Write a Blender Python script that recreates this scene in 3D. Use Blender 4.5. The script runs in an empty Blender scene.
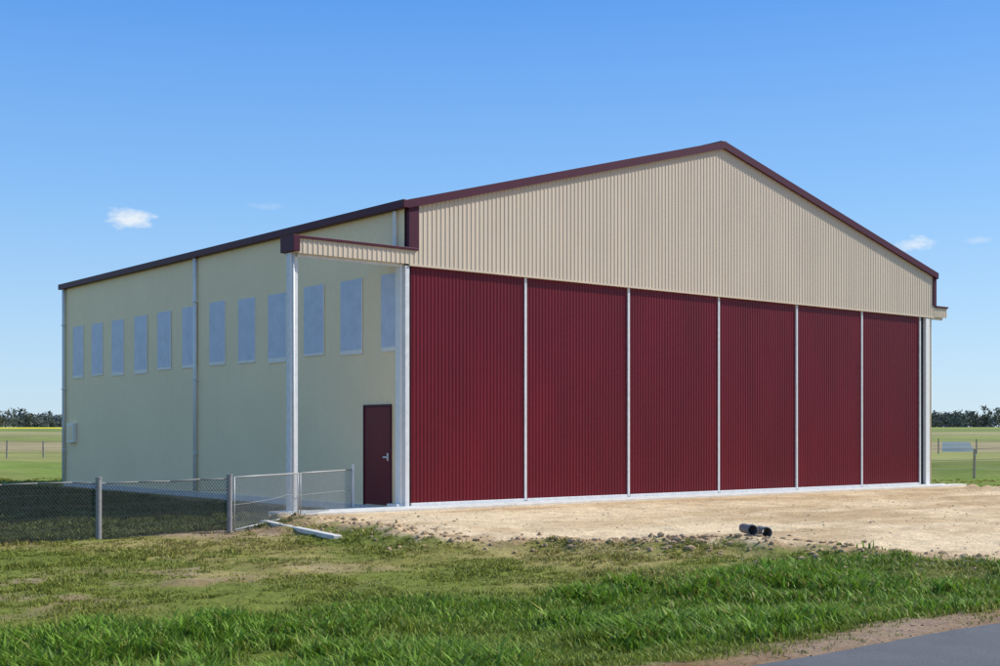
import bpy, math, random
import numpy as np
from mathutils import Vector
random.seed(3); rng=np.random.default_rng(5)
sc=bpy.context.scene
# ---------------------------------------------------------------- camera frame (building frame: X along front, Y into hangar, origin = near door corner)
F=1291.0; HZ=434.5; H=1.5
TH=math.atan2(.629,.777)
RT=np.array([math.cos(TH),-math.sin(TH)]); FW=np.array([math.sin(TH),math.cos(TH)])
dA=H*F/(509-HZ); xA=(405-500)/F*dA
CAM=-(RT*xA+FW*dA)
def p2w(x,y):
    d=H*F/(y-HZ); p=CAM+RT*((x-500)/F*d)+FW*d
    return float(p[0]),float(p[1])
def t_of_x(x,yp=0.0):   # X on plane Y=yp
    r=(x-500)/F; a=xA+RT[1]*yp; b=dA+FW[1]*yp
    return (r*b-a)/(RT[0]-r*FW[0])
def s_of_x(x,xp=0.0):   # Y on plane X=xp
    r=(x-500)/F; a=xA+RT[0]*xp; b=dA+FW[0]*xp
    return (r*b-a)/(RT[1]-r*FW[1])
def depth(X,Y): return (X-CAM[0])*FW[0]+(Y-CAM[1])*FW[1]
def z_of(X,Y,y): return H+(HZ-y)/F*depth(X,Y)

cd=bpy.data.cameras.new("camera"); cam=bpy.data.objects.new("camera",cd); sc.collection.objects.link(cam)
cam.location=(CAM[0],CAM[1],H); cam.rotation_euler=(math.pi/2,0,-TH)
cd.sensor_width=36; cd.lens=36*F/1000; cd.shift_y=(HZ-333)/1000; cd.clip_end=6000; cd.clip_start=.1
sc.camera=cam
sc.view_settings.view_transform='Standard'; sc.view_settings.look='None'; sc.view_settings.exposure=0

# ---------------------------------------------------------------- noise
TAB=rng.random((256,256))
def vn(x,y,o=0):
    x=np.asarray(x,float)+o*17.3; y=np.asarray(y,float)+o*31.7
    xi=np.floor(x).astype(int); yi=np.floor(y).astype(int); fx=x-xi; fy=y-yi
    fx=fx*fx*(3-2*fx); fy=fy*fy*(3-2*fy)
    a=TAB[xi%256,yi%256];b=TAB[(xi+1)%256,yi%256];c=TAB[xi%256,(yi+1)%256];d=TAB[(xi+1)%256,(yi+1)%256]
    return (a*(1-fx)+b*fx)*(1-fy)+(c*(1-fx)+d*fx)*fy
def fbm(x,y,s=1,o=0,n=4):
    r=0;a=.5;t=0
    for i in range(n):
        r=r+a*vn(x*s,y*s,o+i*3);t+=a;a*=.55;s*=2.05
    return r/t
def sst(e0,e1,x):
    t=np.clip((x-e0)/(e1-e0),0,1); return t*t*(3-2*t)

# ---------------------------------------------------------------- materials
def mat(name,col=(.5,.5,.5),rough=.6,metal=0,spec=.5,nscale=0,namt=.1,bump=0,bscale=40,attr=None,stretch=None,nscale2=None):
    m=bpy.data.materials.new(name); m.use_nodes=True; nt=m.node_tree; N=nt.nodes; L=nt.links
    b=N["Principled BSDF"]; b.inputs["Roughness"].default_value=rough; b.inputs["Metallic"].default_value=metal
    b.inputs["Specular IOR Level"].default_value=spec
    tc=N.new("ShaderNodeTexCoord")
    src=None
    if attr:
        a=N.new("ShaderNodeAttribute"); a.attribute_name=attr; src=a.outputs["Color"]
    else:
        c=N.new("ShaderNodeRGB"); c.outputs[0].default_value=(*col,1); src=c.outputs[0]
    vec=tc.outputs["Object"]
    if stretch:
        mp=N.new("ShaderNodeMapping"); mp.inputs["Scale"].default_value=stretch; L.new(vec,mp.inputs["Vector"]); vecn=mp.outputs["Vector"]
    else: vecn=vec
    for i,(ns,am) in enumerate([(nscale,namt)]+([nscale2] if nscale2 else [])):
        if not ns: continue
        n=N.new("ShaderNodeTexNoise"); n.inputs["Scale"].default_value=ns; n.inputs["Detail"].default_value=6; n.inputs["Roughness"].default_value=.62
        L.new(vecn,n.inputs["Vector"])
        mr=N.new("ShaderNodeMapRange"); mr.inputs["From Min"].default_value=.25; mr.inputs["From Max"].default_value=.75
        mr.inputs["To Min"].default_value=1-am; mr.inputs["To Max"].default_value=1+am; L.new(n.outputs["Fac"],mr.inputs["Value"])
        vm=N.new("ShaderNodeVectorMath"); vm.operation='SCALE'; L.new(src,vm.inputs[0]); L.new(mr.outputs["Result"],vm.inputs["Scale"]); src=vm.outputs[0]
    L.new(src,b.inputs["Base Color"])
    if bump:
        n=N.new("ShaderNodeTexNoise"); n.inputs["Scale"].default_value=bscale; n.inputs["Detail"].default_value=5; L.new(vec,n.inputs["Vector"])
        bp=N.new("ShaderNodeBump"); bp.inputs["Strength"].default_value=1; bp.inputs["Distance"].default_value=bump; L.new(n.outputs["Fac"],bp.inputs["Height"]); L.new(bp.outputs["Normal"],b.inputs["Normal"])
    return m
M_red=mat("door_maroon_steel",(.122,.0022,.0100),.40,spec=.27,nscale=.9,namt=.22,stretch=(1,1,.3),nscale2=(14,.07))
M_trim=mat("maroon_trim",(.066,.0055,.022),.5,spec=.3,nscale=4,namt=.1)
M_cream=mat("cream_gable_steel",(.64,.53,.395),.5,spec=.3,nscale=1.2,namt=.07,stretch=(1,1,.3))
M_wall=mat("cream_wall_steel",(.96,.75,.46),.5,spec=.25,nscale=.5,namt=.05,nscale2=(9,.03))
M_win=mat("translucent_panel",(.54,.57,.66),.4,nscale=3,namt=.12,nscale2=(22,.08))
M_winb=mat("panel_sealant",(.88,.81,.70),.5,nscale=20,namt=.1)
M_galv=mat("galvanised_steel",(.70,.70,.69),.45,metal=.1,nscale=10,namt=.14,nscale2=(60,.08))
M_white=mat("white_painted_steel",(.80,.79,.75),.45,nscale=6,namt=.07)
M_dark=mat("dark_gap",(.02,.015,.02),.8,nscale=5)
M_conc=mat("concrete",(.62,.59,.53),.85,nscale=3,namt=.16,bump=.004,bscale=60,nscale2=(40,.1))
M_roof=mat("roof_steel",(.55,.50,.38),.4,nscale=2)
M_post=mat("weathered_post",(.26,.24,.21),.75,nscale=12,namt=.25)
M_wire=mat("fence_wire",(.05,.05,.047),.6,metal=.1,nscale=8)
M_pipe=mat("pipe_dark",(.16,.16,.17),.6,nscale=9,namt=.25)
M_ground=mat("ground_soil",attr="gcol",rough=.95,spec=.12,nscale=3.5,namt=.24,bump=.03,bscale=14,nscale2=(38,.30))
M_asph=mat("asphalt",(.12,.12,.125),.85,spec=.3,nscale=2,namt=.12,bump=.008,bscale=130,nscale2=(120,.4))
M_clod=mat("soil_clods",(.38,.26,.15),.95,nscale=12,namt=.3)

# ---------------------------------------------------------------- mesh helpers
def empty(name,loc=(0,0,0)):
    e=bpy.data.objects.new(name,None); sc.collection.objects.link(e); e.location=loc; e.empty_display_size=.3; return e
def mk(name,V,Fc,m,parent=None,smooth=False):
    me=bpy.data.meshes.new(name); me.from_pydata([tuple(v) for v in V],[],Fc); me.update()
    if smooth: me.polygons.foreach_set("use_smooth",[True]*len(me.polygons))
    me.materials.append(m); o=bpy.data.objects.new(name,me); sc.collection.objects.link(o)
    if parent: o.parent=parent
    return o
def boxes(name,L,m,parent=None,bev=0):
    V=[];Fc=[]
    for (x0,x1,y0,y1,z0,z1) in L:
        b=len(V); V+=[(x0,y0,z0),(x1,y0,z0),(x1,y1,z0),(x0,y1,z0),(x0,y0,z1),(x1,y0,z1),(x1,y1,z1),(x0,y1,z1)]
        Fc+=[tuple(b+i for i in f) for f in [(0,3,2,1),(4,5,6,7),(0,1,5,4),(1,2,6,5),(2,3,7,6),(3,0,4,7)]]
    o=mk(name,V,Fc,m,parent)
    if bev:
        md=o.modifiers.new("bev","BEVEL"); md.width=bev; md.segments=2
    return o
def prism(name,pts,off,m,parent=None):
    n=len(pts); V=list(pts)+[tuple(np.array(p)+np.array(off)) for p in pts]
    Fc=[tuple(range(n))[::-1],tuple(range(n,2*n))]+[(i,(i+1)%n,n+(i+1)%n,n+i) for i in range(n)]
    return mk(name,V,Fc,m,parent)
def bar(V,Fc,a,b,r,n=6):
    a=Vector(a);b=Vector(b);d=(b-a).normalized(); u=d.orthogonal().normalized(); w=d.cross(u); k=len(V)
    for p in (a,b):
        for i in range(n):
            an=2*math.pi*i/n; V.append(tuple(p+u*(r*math.cos(an))+w*(r*math.sin(an))))
    for i in range(n): Fc.append((k+i,k+(i+1)%n,k+n+(i+1)%n,k+n+i))
    Fc.append(tuple(range(k,k+n))[::-1]); Fc.append(tuple(range(k+n,k+2*n)))
def ribbed(name,axis,a0,a1,c,zb,zt,pitch,amp,m,parent,prof='sin',sgn=-1,extra=()):
    if prof=='sin':
        base=np.arange(a0,a1,pitch/8); base=np.append(base,a1); h=amp*.5*(1+np.sin(base/pitch*2*math.pi))
    else:
        P=[(0,0),(.58,0),(.68,1),(.90,1),(1.0,0)]
        base=[];h=[]
        k=math.floor(a0/pitch)
        while k*pitch<a1:
            for q,w in P[:-1]:
                v=(k+q)*pitch
                if a0<=v<=a1: base.append(v);h.append(w*amp)
            k+=1
        base=[a0]+base+[a1];h=[0]+h+[0]
        base=np.array(base);h=np.array(h)
    if len(extra):
        allb=np.union1d(base,np.array(extra)); h=np.interp(allb,base,h); base=allb
    V=[];Fc=[]
    for v,hh in zip(base,h):
        off=c+sgn*hh
        for z in (zb(v),zt(v)):
            V.append((v,off,z) if axis=='x' else (off,v,z))
    n=len(base)
    for i in range(n-1):
        Fc.append((2*i,2*i+2,2*i+3,2*i+1))
    return mk(name,V,Fc,m,parent,smooth=(prof=='sin'))

# ---------------------------------------------------------------- hangar
HG=empty("aircraft_hangar")
XL,XR=0.0,18.72
GL=t_of_x(418,-.06); GRt=t_of_x(925,-.06)
LEN=s_of_x(65)
ZE=z_of(0,0,203)
XM=t_of_x(720); ZA=z_of(XM,0,145)
ZD=z_of(0,0,264)
ZF=z_of(t_of_x(300),0,237)
def roofz(x): return ZE+(ZA-ZE)*(1-abs(x-XM)/(XM-XL)) if x<=XM else ZE+(ZA-ZE)*(1-(x-XM)/(XR-XM))
boxes("floor_slab",[(XL-.05,XR+.05,.0,LEN+.05,-.35,.03)],M_conc,HG,.01)
boxes("door_track_footing",[(-3.0,19.9,-.42,-.003,-.35,.035)],M_conc,HG,.015)
wt=lambda v:ZE-.02
ribbed("near_side_wall",'y',0.02,LEN,XL,lambda v:.03,wt,.19,.006,M_wall,HG,'trap',-1)
ribbed("far_side_wall",'y',0.02,LEN,XR,lambda v:.03,wt,.19,.02,M_wall,HG,'trap',1)
ribbed("rear_wall",'x',XL,XR,LEN,lambda v:.03,lambda v:roofz(v)-.02,.19,.02,M_wall,HG,'trap',1,extra=[XM])
GP=.112
ribbed("gable_wall",'x',.06,XR-.02,-.06,lambda v:ZD,lambda v:roofz(v)-.06,GP,.0105,M_cream,HG,'trap',-1,extra=[XM])
mk("gable_back",[(0.02,.02,ZD),(XR-.02,.02,ZD),(XR-.02,.02,ZE-.05),(XM,.02,ZA-.05),(.02,.02,ZE-.05)],[(0,1,2,3,4)],M_dark,HG)
boxes("gable_bottom_flashing",[(.06,XR,-.085,.0,ZD-.035,ZD+.0)],M_cream,HG)
boxes("gable_corner_flashing",[(.03,GL,-.10,.04,ZF+.02,ZE-.0),(XR-.06,XR+.09,-.10,.04,ZF+.02,ZE)],M_trim,HG,.006)
def roofside(name,xa,za,xb,zb):
    V=[];Fc=[];n=int(LEN/.19)*4
    for i in range(n+1):
        y=-.12+(LEN+.24)*i/n; h=.02 if i%4 in(2,3) else 0
        V+= [(xa,y,za+h),(xb,y,zb+h)]
    for i in range(n): Fc.append((2*i,2*i+2,2*i+3,2*i+1))
    return mk(name,V,Fc,M_roof,HG)
roofside("roof_near",XL-.08,ZE+.0,XM,ZA+.03); roofside("roof_far",XM,ZA+.03,XR+.08,ZE+.0)
bt=.15
def barge(y0,y1,nm):
    p=[(XL-.02,y0,ZE-bt+.03),(XM,y0,ZA-bt+.04),(XR+.1,y0,ZE-bt+.03),(XR+.1,y0,ZE+.05),(XM,y0,ZA+.07),(XL-.02,y0,ZE+.05)]
    prism(nm,p,(0,y1-y0,0),M_trim,HG)
barge(-.16,-.09,"barge_capping"); barge(LEN+.1,LEN+.17,"rear_barge_capping")
boxes("eave_gutter",[(XL-.15,XL-.012,-.16,LEN+.2,ZE-.12,ZE+.045)],M_trim,HG,.012)
boxes("far_eave_gutter",[(XR+.02,XR+.15,-.08,LEN+.2,ZE-.12,ZE+.045)],M_trim,HG,.012)
boxes("ridge_cap",[(XM-.10,XM+.10,-.15,LEN+.2,ZA+.04,ZA+.072)],M_trim,HG,.01)
XC=t_of_x(294)
ribbed("runway_fascia",'x',XC+.08,.06,-.06,lambda v:ZD,lambda v:ZF-.03,GP,.0105,M_cream,HG,'trap',-1)
boxes("runway_box",[(XC+.02,-.02,-.05,.42,ZD+.02,ZF-.04)],M_cream,HG)
boxes("runway_capping",[(XC,GL-.01,-.105,.46,ZF-.03,ZF+.02),(XC-.07,XC+.07,-.11,.40,ZD+.03,ZF+.024)],M_trim,HG,.006)
XE=t_of_x(945)
ribbed("runway_fascia_far",'x',XR+.0,XE,-.06,lambda v:ZD,lambda v:ZF-.03,GP,.0105,M_cream,HG,'trap',-1)
boxes("runway_box_far",[(XR+.02,XE-.01,-.05,.42,ZD+.02,ZF-.04)],M_cream,HG)
boxes("runway_capping_far",[(XR+.095,XE+.02,-.105,.46,ZF-.03,ZF+.02)],M_trim,HG,.006)
boxes("door_head_track",[(XC+.1,XE-.05,.04,.10,ZD-.06,ZD+.015)],M_galv,HG)
def hcol(name,xc,yc,w,z1,m):
    t=.014;h=w/2
    return boxes(name,[(xc-h,xc+h,yc-h,yc-h+t,0,z1),(xc-h,xc+h,yc+h-t,yc+h,0,z1),(xc-h+.004,xc-h+t,yc-h+t,yc+h-t,0,z1),(xc+h-t,xc+h-.004,yc-h+t,yc+h-t,0,z1)],m,HG)
XP=t_of_x(292,.18)
hcol("runway_column",XP,.18,.16,ZD+.02,M_galv)
boxes("runway_column_baseplate",[(XP-.17,XP+.17,.02,.36,.0,.05)],M_galv,HG,.004)
boxes("runway_column_pad",[(XP-.35,XP+.45,-.003,.5,-.3,.034)],M_conc,HG,.01)
V=[];Fc=[];bar(V,Fc,(XP-.02,.085,.05),(XP-.02,.085,ZD),.018,8); mk("runway_column_conduit",V,Fc,M_white,HG,True)
XP2=t_of_x(926,-.0); hcol("runway_column_far",XP2,.035,.2,ZD-.045,M_white)
boxes("corner_column",[(-.10,-.012,.03,.20,.03,ZD),(-.075,-.012,.26,.33,ZF,ZE-.13)],M_white,HG,.006)
boxes("corner_column_foot",[(-.2,-.01,.0,.36,.03,.10)],M_white,HG,.01)
boxes("door_jamb",[(-.03,.07,-.055,.025,.04,ZD-.04)],M_galv,HG,.004)
def pipe(nm,y,z0,z1,r=.05):
    V=[];Fc=[];bar(V,Fc,(-.07,y,z0),(-.07,y,z1),r,12); o=mk(nm,V,Fc,M_white,HG,True)
    boxes(nm+"_brackets",[(-.13,-.004,y-.065,y+.065,z,z+.03) for z in (1.0,2.9,4.9)],M_galv,HG)
pipe("downpipe",s_of_x(195,-.07),.05,ZE-.1); pipe("downpipe_rear",LEN-.07,.05,ZE-.1)
wx=[(383,398),(342,360),(305,322),(270,284),(239,254),(210,224),(183.5,195),(158,170),(135,146),(112,123),(92,102),(73,83)]
L1=[];L2=[]
for i,(a,b) in enumerate(wx):
    y1=s_of_x(a,-.02); y0=s_of_x(b,-.02); c=(y0+y1)/2; w=max(.42,(y1-y0)/2*.92) if i else (y1-y0)/2
    w=min(w,.56); 
    if i==0: c=s_of_x(390,-.02); w=.33
    jz=random.uniform(-.03,.03); zt=4.80+jz; zb=3.30+jz*.7
    L1.append((-.020,-.0065,c-w,c+w,zb,zt))
    jb=random.uniform(.05,.12)
    L2+= [(-.0225,-.0066,c-w-.02,c-w,zb,zt),(-.0225,-.0066,c-w-.02,c+w+.0,zb-jb,zb)]
boxes("window_panels",L1,M_win,HG); boxes("window_flashing",L2,M_winb,HG)
y1=s_of_x(363.5,-.03); y0=s_of_x(391,-.03)
zt=2.12
boxes("access_door",[(-.03,-.009,y0+.04,y1-.04,.05,zt-.05)],M_red,HG,.004)
boxes("access_door_frame",[(-.045,-.0088,y0,y0+.04,.03,zt),(-.045,-.0088,y1-.04,y1,.03,zt),(-.045,-.0088,y0+.04,y1-.04,zt-.05,zt)],M_trim,HG,.004)
boxes("access_door_handle",[(-.075,-.03,y0+.1,y0+.24,1.02,1.05),(-.04,-.03,y0+.09,y0+.14,.96,1.12)],M_galv,HG,.004)
boxes("access_step",[(-.9,-.06,y0-.1,y1+.1,-.25,.028)],M_conc,HG,.01)
ym=s_of_x(72,-.05)
boxes("meter_box",[(-.12,-.009,ym-.28,ym+.28,1.25,1.85)],M_winb,HG,.01)
boxes("meter_box_door",[(-.126,-.12,ym-.2,ym+.2,1.33,1.77)],M_wall,HG,.003)
sx=[410,526,629,719,797,862,920]; ts=[t_of_x(x) for x in sx]
for i in range(6):
    a,b=ts[i],ts[i+1]
    yo=.0 if i%2==0 else .012
    ribbed("sliding_door_panel" if i==0 else f"sliding_door_panel_{i+1}",'x',a+.02,b-.06,yo,lambda v:.10,lambda v:ZD+.02,.0915,.011,M_red,HG,'sin',-1)
    boxes(f"sliding_door_stile_{i+1}",[(b-.062,b+.0,-.03,.03,.07,ZD-.04)],M_galv,HG,.003)
    boxes(f"sliding_door_gap_{i+1}",[(b+.002,b+.03,-.008,.03,.08,ZD-.04)],M_dark,HG)
    boxes(f"sliding_door_bottom_rail_{i+1}",[(a+.022,b-.064,-.024,.03,.055,.115)],M_galv,HG,.003)
boxes("door_backing",[(0.05,XR-.1,.034,.05,.04,ZD)],M_dark,HG)
boxes("door_bottom_guide",[(-2.6,XE-.1,-.06,-.035,.03,.06)],M_galv,HG)

# ---------------------------------------------------------------- ground
ROAD_Y=p2w(750,666)[1]*.5+p2w(1000,622)[1]*.5
Lx_y=[-17,-12.2,-10,-8,-6.7,-1.5]; Lx_x=[-.4,-1.1,-1.5,-2.9,-4.3,-3.5]
Rx_y=[-17,-3.6,0]; Rx_x=[12.5,16.6,20.2]
def zg(X,Y):
    R=np.hypot(X-CAM[0],Y-CAM[1])
    z=sst(90,700,R)*5.0+sst(700,3000,R)*6
    inb=sst(0,1.0,np.maximum(np.maximum(-3.2-X,X-20),np.maximum(-.8-Y,Y-20)))
    inr=sst(ROAD_Y+.2,ROAD_Y+1.6,Y)
    n=(fbm(X,Y,.45,2)-.5)*.16+(fbm(X,Y,2.2,7)-.5)*.07
    dr=-.10*np.exp(-((Y+12.8)/1.0)**2)
    wob=(fbm(X,Y,.9,11)-.5)*1.6
    pd=np.minimum(X-np.interp(Y,Lx_y,Lx_x),np.interp(Y,Rx_y,Rx_x)-X)+wob
    pad=sst(-.95,.0,pd)*sst(.9,.2,Y)
    rim=np.exp(-((pd-.25)/.3)**2)*(Y<-.9)*sst(ROAD_Y+2,ROAD_Y+4,Y)*.07
    low=-.10*(1-pad)*inr*sst(60,45,R)
    z=z+(n+dr*sst(-1,-3,X))*inb*inr+low+rim*(.2+1.6*fbm(X,Y,2.5,91))
    return z-.012*(1-inb*inr)
def masks(X,Y):
    n1=(fbm(X,Y,.9,11)-.5)*1.6+(fbm(X,Y,5,13)-.5)*.7
    sand=sst(-.12,.22,np.minimum(X-np.interp(Y,Lx_y,Lx_x),np.interp(Y,Rx_y,Rx_x)-X)+n1)
    sand=sand*sst(.9,.6,Y)*sst(ROAD_Y-.5,ROAD_Y,Y)
    sh=sst(ROAD_Y+.95,ROAD_Y+.3,Y+n1*.6)
    px,py=p2w(232,528)
    dirt=sst(1.5,.7,np.hypot((X-px)/1.3,(Y-py)/.8)+n1*.8)
    qx,qy=p2w(40,580)
    dirt=np.maximum(dirt,.7*sst(.50,.64,fbm(X,Y,1.1,97))*sst(3.8,1.2,np.hypot((X-qx)/1.4,(Y-qy)/.7)))
    edge=sst(1.4,.3,np.maximum(-X,-1)+n1*.4)*(Y>-.4)*sst(LEN+1,LEN,Y)*(X<1)
    lush=sst(-15.6,-14.9,Y+n1*.5)*sst(-10.6,-11.8,Y+n1*1.0)*(1-.6*sst(.53,.68,fbm(X,Y,.55,93)))
    return sand,sh,np.maximum(dirt,edge*.8),lush
def axis(a,b,st,far):
    L=list(np.arange(a,b,st)); 
    s=st;v=b;
    while v<far: L.append(v); s*=1.09; v+=s
    L.append(far)
    s=st;v=a;pre=[]
    while v>-far: s*=1.09; v-=s; pre.append(max(v,-far))
    return np.array(pre[::-1]+L)
gx=axis(-13,20,.09,3500); gy=axis(-17.5,2,.09,3500)
GX,GY=np.meshgrid(gx,gy); X=GX.ravel();Y=GY.ravel()
Z=zg(X,Y)
sand,sh,dirt,lush=masks(X,Y)
def C(*c): return np.array(c,float)[None,:]
def lerp(a,b,t): return a+(b-a)*t[:,None]
n=fbm(X,Y,.35,21);n2=fbm(X,Y,1.7,25);n3=fbm(X,Y,.02,29)
col=lerp(C(.20,.185,.045),C(.31,.25,.095),sst(.35,.7,n2)); col=lerp(col,C(.15,.17,.03),sst(.42,.6,n))
col=lerp(col,C(.085,.125,.02),lush*.9)
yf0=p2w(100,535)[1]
shade_tint=sst(yf0-.25,yf0+.25,Y+(n2-.5)*.5)*sst(-.3,-1.2,X)*sst(24,18,Y)*sst(-22,-16,X)  # building's shade deepened by darkening ground colour between fence and wall
col=lerp(col,C(.075,.080,.028),shade_tint*.85)
d=depth(X,Y); lat=(X-CAM[0])*RT[0]+(Y-CAM[1])*RT[1]
far=sst(32,40,d+n*4)*(1-shade_tint)
fc=C(.15,.21,.035)*np.ones((len(X),1))
fc=lerp(fc,C(.23,.23,.07),sst(.42,.62,fbm(X,Y,.35,37))*.6)
fc=lerp(fc,C(.28,.28,.09),sst(74,82,d+n3*10)); fc=lerp(fc,C(.33,.27,.14),sst(110,125,d+n3*15))
fc=lerp(fc,C(.22,.24,.07),sst(190,205,d+n3*20)); fc=lerp(fc,C(.30,.27,.12),sst(250,280,d))
fc=lerp(fc,C(.18,.22,.06),sst(340,360,d)); fc=lerp(fc,C(.60,.53,.04),sst(440,460,d)*sst(725,700,d)*(.12+.8*sst(50,-50,lat))); fc=lerp(fc,C(.12,.15,.07),sst(700,730,d))
fc=fc*(.65+.7*fbm(X,Y,.06,33))[:,None]*(.75+.5*fbm(X,Y,.6,35))[:,None]
col=lerp(col,fc,far)
streak=fbm(X*.22,Y*1.6,1,43)
sc1=lerp(C(.68,.52,.325),C(.48,.335,.185),sst(.33,.68,fbm(X,Y,.5,41)*.5+.5*streak))
sdist=X-np.interp(Y,Lx_y,Lx_x)
sc1=lerp(sc1,C(.36,.24,.125),np.clip(sst(.48,.66,fbm(X,Y,1.3,45))*.9*sst(3.4,0,sdist)+.35*sst(1.2,.1,sdist),0,1))
for tx in (4.6,6.4):
    tr=np.exp(-((X-(tx+.12*Y+.4*np.sin(Y*.35)))/.22)**2)*sst(-.8,-2.5,Y)
    sc1=lerp(sc1,C(.46,.33,.19),tr*.5)
col=lerp(col,C(.29,.20,.12)+(n2-.5)[:,None]*.14,dirt)
col=lerp(col,C(.25,.165,.10)+(n2-.5)[:,None]*.15,sh)
col=lerp(col,sc1,sand)
col=np.clip(col,.01,.9)
ny,nx=GX.shape
me=bpy.data.meshes.new("ground")
idx=np.arange(nx*ny).reshape(ny,nx)
q=np.stack([idx[:-1,:-1],idx[:-1,1:],idx[1:,1:],idx[1:,:-1]],-1).reshape(-1,4)
def fast(me,co,faces,k):
    me.vertices.add(len(co)); me.vertices.foreach_set("co",co.astype(np.float32).ravel())
    me.loops.add(faces.size); me.loops.foreach_set("vertex_index",faces.astype(np.int32).ravel())
    me.polygons.add(len(faces)); me.polygons.foreach_set("loop_start",np.arange(0,faces.size,k,dtype=np.int32))
    me.polygons.foreach_set("loop_total",np.full(len(faces),k,dtype=np.int32)); me.update(calc_edges=True)
def vcol(me,name,c):
    a=me.color_attributes.new(name,'FLOAT_COLOR','POINT'); a.data.foreach_set("color",np.concatenate([c,np.ones((len(c),1))],1).astype(np.float32).ravel())
fast(me,np.stack([X,Y,Z],1),q,4); me.polygons.foreach_set("use_smooth",[True]*len(me.polygons))
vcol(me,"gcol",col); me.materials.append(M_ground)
g=bpy.data.objects.new("ground",me); sc.collection.objects.link(g)

# road
V=[];Fc=[];xs=np.arange(-120,160,.12); 
for x in xs:
    e=ROAD_Y+(float(fbm(np.array([x]),np.array([0.]),1.1,51)[0])-.5)*.22+(float(vn(np.array([x*7]),np.array([3.]))[0])-.5)*.05
    V+=[(x,e,-.006),(x,e-.05,.012),(x,ROAD_Y-3.2,.05),(x,ROAD_Y-6.4,.006)]
for i in range(len(xs)-1):
    for j in range(3): a=4*i+j; Fc.append((a+1,a+5,a+4,a)[::-1])
mk("road",V,Fc,M_asph,None)

# ---------------------------------------------------------------- grass (real blades)
def grass(name,NT,dmin,dmax,seedo=0):
    u=rng.random(NT); dd=dmin*(dmax/dmin)**(u**.95)
    lat=(rng.random(NT)*2-1)*.46
    px=CAM[0]+FW[0]*dd+RT[0]*lat*dd; py=CAM[1]+FW[1]*dd+RT[1]*lat*dd
    sand,sh,dirt,lush=masks(px,py)
    patch=fbm(px,py,1.2,61); fine=fbm(px,py,4.5,63)
    dens=(1-sand*.997)*(1-sh*.80)*(1-dirt*.85)*(py>ROAD_Y+.10)
    inside=(px>-.35)&(px<19)&(py>-.5)&(py<LEN+.3); dens=dens*(1-inside)
    inside=(px>-3.1)&(px<20)&(py>-.5)&(py<.6); dens=dens*(1-inside)
    dens=dens*np.clip(.22+.75*lush+1.1*sst(.41,.61,patch),0,1)*np.clip(.4+1.3*sst(.35,.6,fine),0,1)
    k=rng.random(NT)<dens; px=px[k];py=py[k];dd=dd[k];lush=lush[k];patch=patch[k];sh=sh[k];fine=fine[k];sd_=sand[k]
    tall=sst(.48,.66,fbm(px,py,.75,71))*sst(.35,.6,fine+.1)
    weed=(rng.random(len(px))<.03+.04*lush)*1.0
    ht=.015+.026*patch*fine*2+lush*(.022+.092*tall)+.022*sst(.62,.75,patch)+weed*.03
    ht=ht*(1-.6*sd_)
    shade_zone=sst(yf0-.2,yf0+.4,py)*sst(-.3,-1.2,px)*sst(24,18,py); ht=ht+.04*shade_zone  # same painted-shade zone for the blades, also slightly taller there
    nb=8
    n=len(px)*nb
    P=np.repeat(np.stack([px,py],1),nb,0); hh=np.repeat(ht,nb)*(.45+1.0*rng.random(n)); D=np.repeat(dd,nb); lu=np.repeat(lush*(.4+.6*tall),nb)
    spread=.03+.03*np.repeat(lush,nb)
    P=P+rng.normal(0,1,(n,2))*spread[:,None]
    an=rng.random(n)*2*math.pi; lean=(.25+1.0*rng.random(n))*hh
    w=np.maximum(.0022,D*.00038)*(1+1.9*np.repeat(lush*(tall+weed),nb)*rng.random(n))
    lx=np.cos(an)*lean; ly=np.sin(an)*lean
    pa=an+math.pi/2+rng.normal(0,.5,n); wx_=np.cos(pa)*w; wy_=np.sin(pa)*w
    z0=zg(P[:,0],P[:,1])-.01
    v=np.zeros((n,5,3))
    v[:,0]=np.stack([P[:,0]-wx_,P[:,1]-wy_,z0],1); v[:,1]=np.stack([P[:,0]+wx_,P[:,1]+wy_,z0],1)
    v[:,2]=np.stack([P[:,0]+wx_*.9+lx*.4,P[:,1]+wy_*.9+ly*.4,z0+hh*.65],1); v[:,3]=np.stack([P[:,0]-wx_*.9+lx*.4,P[:,1]-wy_*.9+ly*.4,z0+hh*.65],1)
    v[:,4]=np.stack([P[:,0]+lx,P[:,1]+ly,z0+hh*.95],1)
    b=np.arange(n)*5
    tri=np.stack([b,b+1,b+2,b,b+2,b+3,b+3,b+2,b+4],1).reshape(-1,3)
    me=bpy.data.meshes.new(name); fast(me,v.reshape(-1,3),tri,3)
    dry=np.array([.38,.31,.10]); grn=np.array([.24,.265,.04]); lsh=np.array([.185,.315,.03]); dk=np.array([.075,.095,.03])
    r=rng.random(n)
    big=np.repeat(fbm(px,py,.35,21),nb)
    c=dry[None]+(grn-dry)[None]*sst(.2,.68,r*.6+sst(.34,.57,big)*.5)[:,None]
    c=c+(lsh[None]-c)*np.clip(lu*1.0+np.repeat(lush,nb)*.45,0,1)[:,None]*(r>.12)[:,None]
    c=c+(dk[None]-c)*np.repeat(shade_zone,nb)[:,None]*.75  # blade colour darkened to paint in the building's shade
    c=c*(.55+.75*rng.random(n))[:,None]*np.repeat(.7+.6*rng.random(len(px)),nb)[:,None]
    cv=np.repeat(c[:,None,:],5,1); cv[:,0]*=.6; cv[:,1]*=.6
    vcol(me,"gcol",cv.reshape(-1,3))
    me.materials.append(M_grass); o=bpy.data.objects.new(name,me); sc.collection.objects.link(o); print(name,n)
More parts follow.
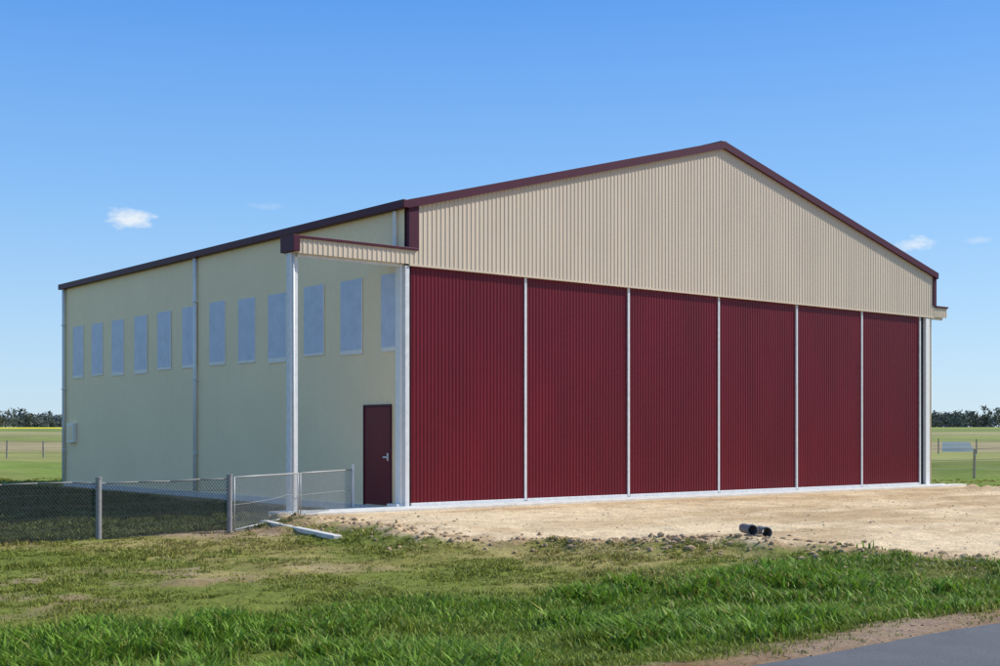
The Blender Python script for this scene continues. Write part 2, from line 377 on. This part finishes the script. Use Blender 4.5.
def leafmat(name,tr=.35):
    m=bpy.data.materials.new(name); m.use_nodes=True; nt=m.node_tree;N=nt.nodes;L=nt.links
    b=N["Principled BSDF"]; b.inputs["Roughness"].default_value=.6; b.inputs["Specular IOR Level"].default_value=.25
    a=N.new("ShaderNodeAttribute"); a.attribute_name="gcol"; L.new(a.outputs["Color"],b.inputs["Base Color"])
    t=N.new("ShaderNodeBsdfTranslucent"); L.new(a.outputs["Color"],t.inputs["Color"])
    mx=N.new("ShaderNodeMixShader"); mx.inputs[0].default_value=tr; L.new(b.outputs[0],mx.inputs[1]); L.new(t.outputs[0],mx.inputs[2]); L.new(mx.outputs[0],N["Material Output"].inputs["Surface"])
    return m
M_grass=leafmat("grass_blades",.3); M_leaf=leafmat("tree_foliage",.1)
grass("grass",100000,7.2,46)

# ---------------------------------------------------------------- tree lines
def treeline(name,lat0,lat1,dep,hfun,seed,base0=(.085,.105,.10)):  # base0: foliage colour with distance haze mixed in, lighter and bluer
    r=np.random.default_rng(seed); VV=[];CC=[];TV=[];TF=[]
    x=lat0
    while x<lat1:
        d=dep+r.normal(0,18); H0=hfun(x/dep)*(.6+.5*r.random()); 
        c=CAM+RT*x+FW*d; zb=float(zg(np.array([c[0]]),np.array([c[1]]))[0])
        bar(TV,TF,(c[0],c[1],zb-.5),(c[0]+r.normal(0,.3),c[1],zb+H0*.6),.25,5)
        base=np.array(base0)*(.75+.5*r.random())
        for k in range(9):
            cc=np.array([r.normal(0,H0*.26),r.normal(0,H0*.26),H0*(.2+.62*r.random())]); rad=H0*(.14+.12*r.random())
            m=34; p=r.normal(0,1,(m,3)); p/=np.linalg.norm(p,axis=1)[:,None]; p=p*(rad*(.5+.5*r.random((m,1))))+cc; p[:,2]=np.maximum(p[:,2],.3)
            a=r.normal(0,1,(m,3,3))*rad*.28
            t=p[:,None,:]+a; t[:,:,0]+=c[0];t[:,:,1]+=c[1];t[:,:,2]+=zb
            VV.append(t.reshape(-1,3)); CC.append(np.repeat((base*(.6+.8*r.random((m,1)))),3,0))
        x+=H0*.27*(.5+r.random())
    v=np.concatenate(VV);c=np.concatenate(CC); me=bpy.data.meshes.new("foliage"); fast(me,v,np.arange(len(v)).reshape(-1,3),3); vcol(me,"gcol",c); me.materials.append(M_leaf)
    e=empty(name); o=bpy.data.objects.new("foliage",me); sc.collection.objects.link(o); o.parent=e; mk("trunks",TV,TF,M_post,e)
treeline("distant_trees",-420,420,735,lambda t:9.8+1.8*math.sin(t*60)+1.0*math.sin(t*143+1),4,(.12,.14,.115))
treeline("distant_trees.001",-600,600,980,lambda t:12,9,(.15,.18,.19))

# ---------------------------------------------------------------- fences
def zg1(x,y): return float(zg(np.array([x]),np.array([y]))[0])
def roundpost(name,p,r,h,m,e,z=None):
    z=zg1(*p) if z is None else z; V=[];Fc=[]; bar(V,Fc,(p[0],p[1],z-.3),(p[0],p[1],z+h),r,12); bar(V,Fc,(p[0],p[1],z+h),(p[0],p[1],z+h+.02),r*1.15,12)
    mk(name,V,Fc,m,e,False)
def chainlink(name,a,b,hm,mw,dm=.055,rr=.0019,ztop=None,sg_=1.0,hz=3):
    e=empty(name); a=np.array(a);b=np.array(b);L=float(np.linalg.norm(b-a));u=(b-a)/L;V=[];Fc=[]
    ns=max(2,int(L/.5)); tz=np.linspace(0,L,ns+1); zz=np.array([zg1(a[0]+u[0]*t,a[1]+u[1]*t) for t in tz])
    if ztop is None: ztop=(zz[0]+hm,zz[-1]+hm)
    def P(t,f): 
        t=min(max(t,0),L); zb=float(np.interp(t,tz,zz))+.02; zt_=ztop[0]+(ztop[1]-ztop[0])*t/L+sg_*(.012*math.sin(t*2.3)+.008*math.sin(t*5.1))
        return (a[0]+u[0]*t,a[1]+u[1]*t,zb+(zt_-zb)*f)
    for i in range(-int(hm/dm)-1,int(L/dm)+1):
        t0=i*dm
        for sg in (1,-1):
            ta,tb=(t0,t0+hm*.8) ; ha,hb=(0,1) if sg==1 else (1,0)
            la=max(ta,0);lb=min(tb,L)
            if lb-la<.03: continue
            fa=(la-ta)/(tb-ta);fb=(lb-ta)/(tb-ta)
            bar(V,Fc,P(la,ha+(hb-ha)*fa),P(lb,ha+(hb-ha)*fb),rr,3)
    for k in range(hz):
        h=k/(hz-1)
        for i in range(ns): bar(V,Fc,P(tz[i],h),P(tz[i+1],h),.004,4)
    mk("wire_mesh",V,Fc,mw,e)
    return e,P,L
a=p2w(100,535);b=p2w(228,528)
yF=(a[1]+b[1])/2; xe=b[0]
ZT=z_of(xe,yF,480)
e,P,L=chainlink("chain_link_fence",(xe-9.2,yF),(xe,yF),.86,M_wire,.05,.0040,ztop=(ZT,ZT),hz=6)
M_steelp=mat("steel_post",(.27,.26,.25),.6,metal=.1,nscale=14,namt=.2)
V=[];Fc=[]
for i in range(18): bar(V,Fc,P(L*i/18,1.012),P(L*(i+1)/18,1.012),.008,8)
mk("top_rail",V,Fc,M_steelp,e,True)
st=(xe-a[0])
for i,p in enumerate([(xe,yF),(a[0],yF),(xe-2*st,yF),(xe-3*st,yF)]): roundpost(f"post_{i+1}",p,.045,ZT+.07+.1,M_steelp,e,-.10)
c_=p2w(352,509)
M_gw=mat("gate_wire",(.34,.34,.32),.5,metal=.2,nscale=8)
M_gf=mat("gate_tube",(.40,.40,.39),.5,metal=.2,nscale=8)
ga=(xe+.10,yF+.07); e,P,L=chainlink("chain_link_gate",ga,c_,.90,M_gw,.06,.0028,ztop=(ZT+.03,z_of(c_[0],c_[1],470)),sg_=0)
V=[];Fc=[]
for (t0,t1) in ((.04,L*.49),(L*.51,L-.03)):
    bar(V,Fc,P(t0,1.01),P(t1,1.01),.012,8); bar(V,Fc,P(t0,.03),P(t1,.03),.012,8)
    for t in (t0,t1): bar(V,Fc,P(t,.0),P(t,1.02),.012,8)
mk("gate_frame",V,Fc,M_gf,e,True)
roundpost("gate_post",(c_[0]+.06,c_[1]+.06),.03,.98,M_galv,e)
def farmfence(name,p0,p1,sp,h=1.15):
    V=[];Fc=[];p0=np.array(p0);p1=np.array(p1);L=np.linalg.norm(p1-p0);n=int(L/sp)
    P=[p0+(p1-p0)*i/n for i in range(n+1)]; z=[zg1(p[0],p[1]) for p in P]
    for i,p in enumerate(P): bar(V,Fc,(p[0],p[1],z[i]-.2),(p[0]+random.gauss(0,.03),p[1],z[i]+h*(1+random.gauss(0,.03))),.05,6)
    for i in range(n):
        for k in (.3,.6,.95): bar(V,Fc,(P[i][0],P[i][1],z[i]+h*k),(P[i+1][0],P[i+1][1],z[i+1]+h*k),.010,3)
    mk(name,V,Fc,M_post)
def cw(lat,d): p=CAM+RT*lat+FW*d; return (float(p[0]),float(p[1]))
farmfence("farm_fence",cw(-50,82),cw(-22,82),2.2)
farmfence("farm_fence.001",cw(14.5,46),cw(60,66),3)
farmfence("farm_fence.002",cw(28,100),cw(80,104),3)

# ---------------------------------------------------------------- culvert pipes
def tube(name,c,dr,L,r,th,m):
    e=empty(name); V=[];Fc=[];n=28;dr=Vector(dr).normalized();u=dr.cross(Vector((0,0,1))).normalized();w=u.cross(dr);c=Vector(c)
    rings=[(0,r-th),(0,r-.006),(.01,r),(L*.16,r),(L*.17,r-.012),(L-.01,r-.012),(L,r-.02),(L,r-th),(0,r-th)]
    for (t,rr) in rings:
        for i in range(n):
            an=2*math.pi*i/n; V.append(tuple(c+dr*t+u*rr*math.cos(an)+w*rr*math.sin(an)))
    for j in range(len(rings)-1):
        for i in range(n): Fc.append((j*n+i,j*n+(i+1)%n,(j+1)*n+(i+1)%n,(j+1)*n+i))
    mk("pipe_barrel",V,Fc,m,e,True)
for i,(px,py) in enumerate([(753,545),(767,545)]):
    x,y=p2w(px,py); tube("culvert_pipe" if i==0 else "culvert_pipe.001",(x,y,.08+zg1(x,y)),(.62+.12*i,1,0.0),.42,.078,.013,M_pipe)
x0,y0_=p2w(264,522); x1,y1_=p2w(338,535)
dv=Vector((x1-x0,y1_-y0_,0)); nn=dv.normalized().cross(Vector((0,0,1)))*.07
zk0=max(zg1(x0,y0_),zg1(x0+.1,y0_-.2))+.0; zk1=zg1(x1,y1_)-.01; zk0=max(zk0,zk1)
pts=[(x0-nn.x,y0_-nn.y,zk0),(x1-nn.x,y1_-nn.y,zk1),(x1+nn.x,y1_+nn.y,zk1),(x0+nn.x,y0_+nn.y,zk0)]
o=prism("concrete_kerb_block",pts,(0,0,.07),M_conc); md=o.modifiers.new("b","BEVEL"); md.width=.01
def rocks(name,cnt,sampler,m,smin,smax):
    V=[];Fc=[]
    ico=[(0,0,1),(.89,0,.45),(.28,.85,.45),(-.72,.53,.45),(-.72,-.53,.45),(.28,-.85,.45),(.72,.53,-.45),(-.28,.85,-.45),(-.89,0,-.45),(-.28,-.85,-.45),(.72,-.53,-.45),(0,0,-1)]
    fi=[(0,1,2),(0,2,3),(0,3,4),(0,4,5),(0,5,1),(1,6,2),(2,7,3),(3,8,4),(4,9,5),(5,10,1),(2,6,7),(3,7,8),(4,8,9),(5,9,10),(1,10,6),(11,7,6),(11,8,7),(11,9,8),(11,10,9),(11,6,10)]
    for _ in range(cnt):
        x,y=sampler(); s=smin+(smax-smin)*random.random()**3; z=zg1(x,y); b=len(V)
        sx_,sy_,sz_=[s*(.6+.8*random.random()) for _ in range(3)]; a=random.random()*6.28
        for p in ico:
            k=.75+.5*random.random(); X_=p[0]*sx_*k;Y_=p[1]*sy_*k
            V.append((x+X_*math.cos(a)-Y_*math.sin(a),y+X_*math.sin(a)+Y_*math.cos(a),z+p[2]*sz_*k*.7+s*.2))
        Fc+=[tuple(b+i for i in f) for f in fi]
    mk(name,V,Fc,m)
def s_edge():
    yy=random.uniform(-14,-1.5); return np.interp(yy,Lx_y,Lx_x)+random.gauss(.3,.55),yy
rocks("soil_clods",1300,s_edge,M_clod,.006,.05)
def s_pipe():
    x,y=p2w(715,546); return x+random.gauss(-.2,.55),y+random.gauss(.3,.4)
rocks("soil_clods.001",220,s_pipe,M_clod,.012,.06)
def s_sh(): return random.uniform(-8,9),ROAD_Y+random.uniform(-.1,.8)
rocks("road_gravel",2400,s_sh,mat("gravel",(.27,.20,.14),.9,nscale=15,namt=.35),.003,.015)
def s_ap(): 
    return random.uniform(-3,17),random.uniform(-13,-.6)
rocks("apron_gravel",1500,s_ap,mat("gravel_pale",(.52,.40,.26),.9,nscale=15,namt=.3),.006,.024)
mx_,my_=cw(.352*112,112)
z=zg1(mx_,my_)
prism("runway_marker",[(mx_-.8,my_+.7,z),(mx_-.8,my_+.7,z+.85),(mx_-.5,my_+.42,z+.85),(mx_-.2,my_+.15,z)],(1.5,-1.25,0),M_white)

# ---------------------------------------------------------------- light
EL=math.radians(41); AZ=math.radians(114)   # clockwise from +Y
sd=Vector((math.sin(AZ)*math.cos(EL),math.cos(AZ)*math.cos(EL),math.sin(EL)))
ld=bpy.data.lights.new("sun",'SUN'); ld.energy=5.0; ld.angle=math.radians(.5); ld.color=(1,.955,.88)
lo=bpy.data.objects.new("sun",ld); sc.collection.objects.link(lo); lo.rotation_euler=sd.to_track_quat('Z','Y').to_euler()
w=bpy.data.worlds.new("World"); sc.world=w; w.use_nodes=True; nt=w.node_tree;N=nt.nodes;L=nt.links
bg=N["Background"]; bg.inputs["Strength"].default_value=.15
sk=N.new("ShaderNodeTexSky"); sk.sky_type='NISHITA'; sk.sun_disc=False; sk.sun_elevation=EL; sk.sun_rotation=AZ; sk.air_density=1.0; sk.dust_density=.3; sk.ozone_density=2.0
tc=N.new("ShaderNodeTexCoord")
sep=N.new("ShaderNodeSeparateXYZ"); L.new(tc.outputs["Generated"],sep.inputs[0])
rp=N.new("ShaderNodeValToRGB"); L.new(sep.outputs["Z"],rp.inputs[0])
S=.15*8
cols=[(0.0,(.54,.74,.92)),(.07,(.42,.67,.95)),(.18,(.23,.52,.96)),(.32,(.085,.33,.90)),(.45,(.11,.33,.82)),(1.0,(.22,.38,.66))]
el=rp.color_ramp.elements
el[0].position=0; el[0].color=(*[c/S for c in cols[0][1]],1); el[1].position=1; el[1].color=(*[c/S for c in cols[-1][1]],1)
for p,c in cols[1:-1]:
    q_=el.new(p); q_.color=(*[k/S for k in c],1)
sca=N.new("ShaderNodeVectorMath"); sca.operation='SCALE'; L.new(rp.outputs[0],sca.inputs[0]); sca.inputs["Scale"].default_value=8
m0=N.new("ShaderNodeMix"); m0.data_type='RGBA'; m0.inputs["Factor"].default_value=.80; L.new(sk.outputs[0],m0.inputs["A"]); L.new(sca.outputs[0],m0.inputs["B"])
nz=N.new("ShaderNodeTexNoise"); nz.inputs["Scale"].default_value=70; nz.inputs["Detail"].default_value=7; nz.inputs["Roughness"].default_value=.6
mp=N.new("ShaderNodeMapping"); mp.inputs["Scale"].default_value=(1,1,2.2); L.new(tc.outputs["Generated"],mp.inputs[0]); L.new(mp.outputs[0],nz.inputs["Vector"])
def math_(op,a,b=None,clamp=False):
    m=N.new("ShaderNodeMath"); m.operation=op; m.use_clamp=clamp
    for i,v in enumerate((a,b)):
        if v is None: continue
        if isinstance(v,(int,float)): m.inputs[i].default_value=v
        else: L.new(v,m.inputs[i])
    return m.outputs[0]
def dot(v):
    n=N.new("ShaderNodeVectorMath"); n.operation='DOT_PRODUCT'; L.new(tc.outputs["Generated"],n.inputs[0]); n.inputs[1].default_value=v; return n.outputs["Value"]
tot=None
for (x,y,a,b,s) in [(130,218,27,9,1.0),(917,244,24,7,.85),(262,206,20,4,.15),(982,240,16,4,.35)]:
    c=Vector((RT[0]*(x-500)/F+FW[0],RT[1]*(x-500)/F+FW[1],(HZ-y)/F)).normalized()
    T=c.cross(Vector((0,0,1))).normalized(); U=T.cross(c)
    p=math_('MULTIPLY',dot(T),F/a); q_=math_('MULTIPLY',dot(U),F/b)
    r=math_('SQRT',math_('ADD',math_('MULTIPLY',p,p),math_('MULTIPLY',q_,q_)))
    nn_=math_('MULTIPLY',math_('SUBTRACT',nz.outputs["Fac"],.5),2.6)
    v=math_('SUBTRACT',math_('ADD',.95,nn_),r)
    v=math_('MULTIPLY',math_('MULTIPLY',v,1.1,True),s*.85); v=math_('MULTIPLY',v,math_('GREATER_THAN',dot(c),0.5))
    tot=v if tot is None else math_('ADD',tot,v,True)
mx=N.new("ShaderNodeMix"); mx.data_type='RGBA'; L.new(tot,mx.inputs["Factor"]); L.new(m0.outputs["Result"],mx.inputs["A"]); mx.inputs["B"].default_value=(5.9,6.2,6.4,1)
L.new(mx.outputs["Result"],bg.inputs["Color"])
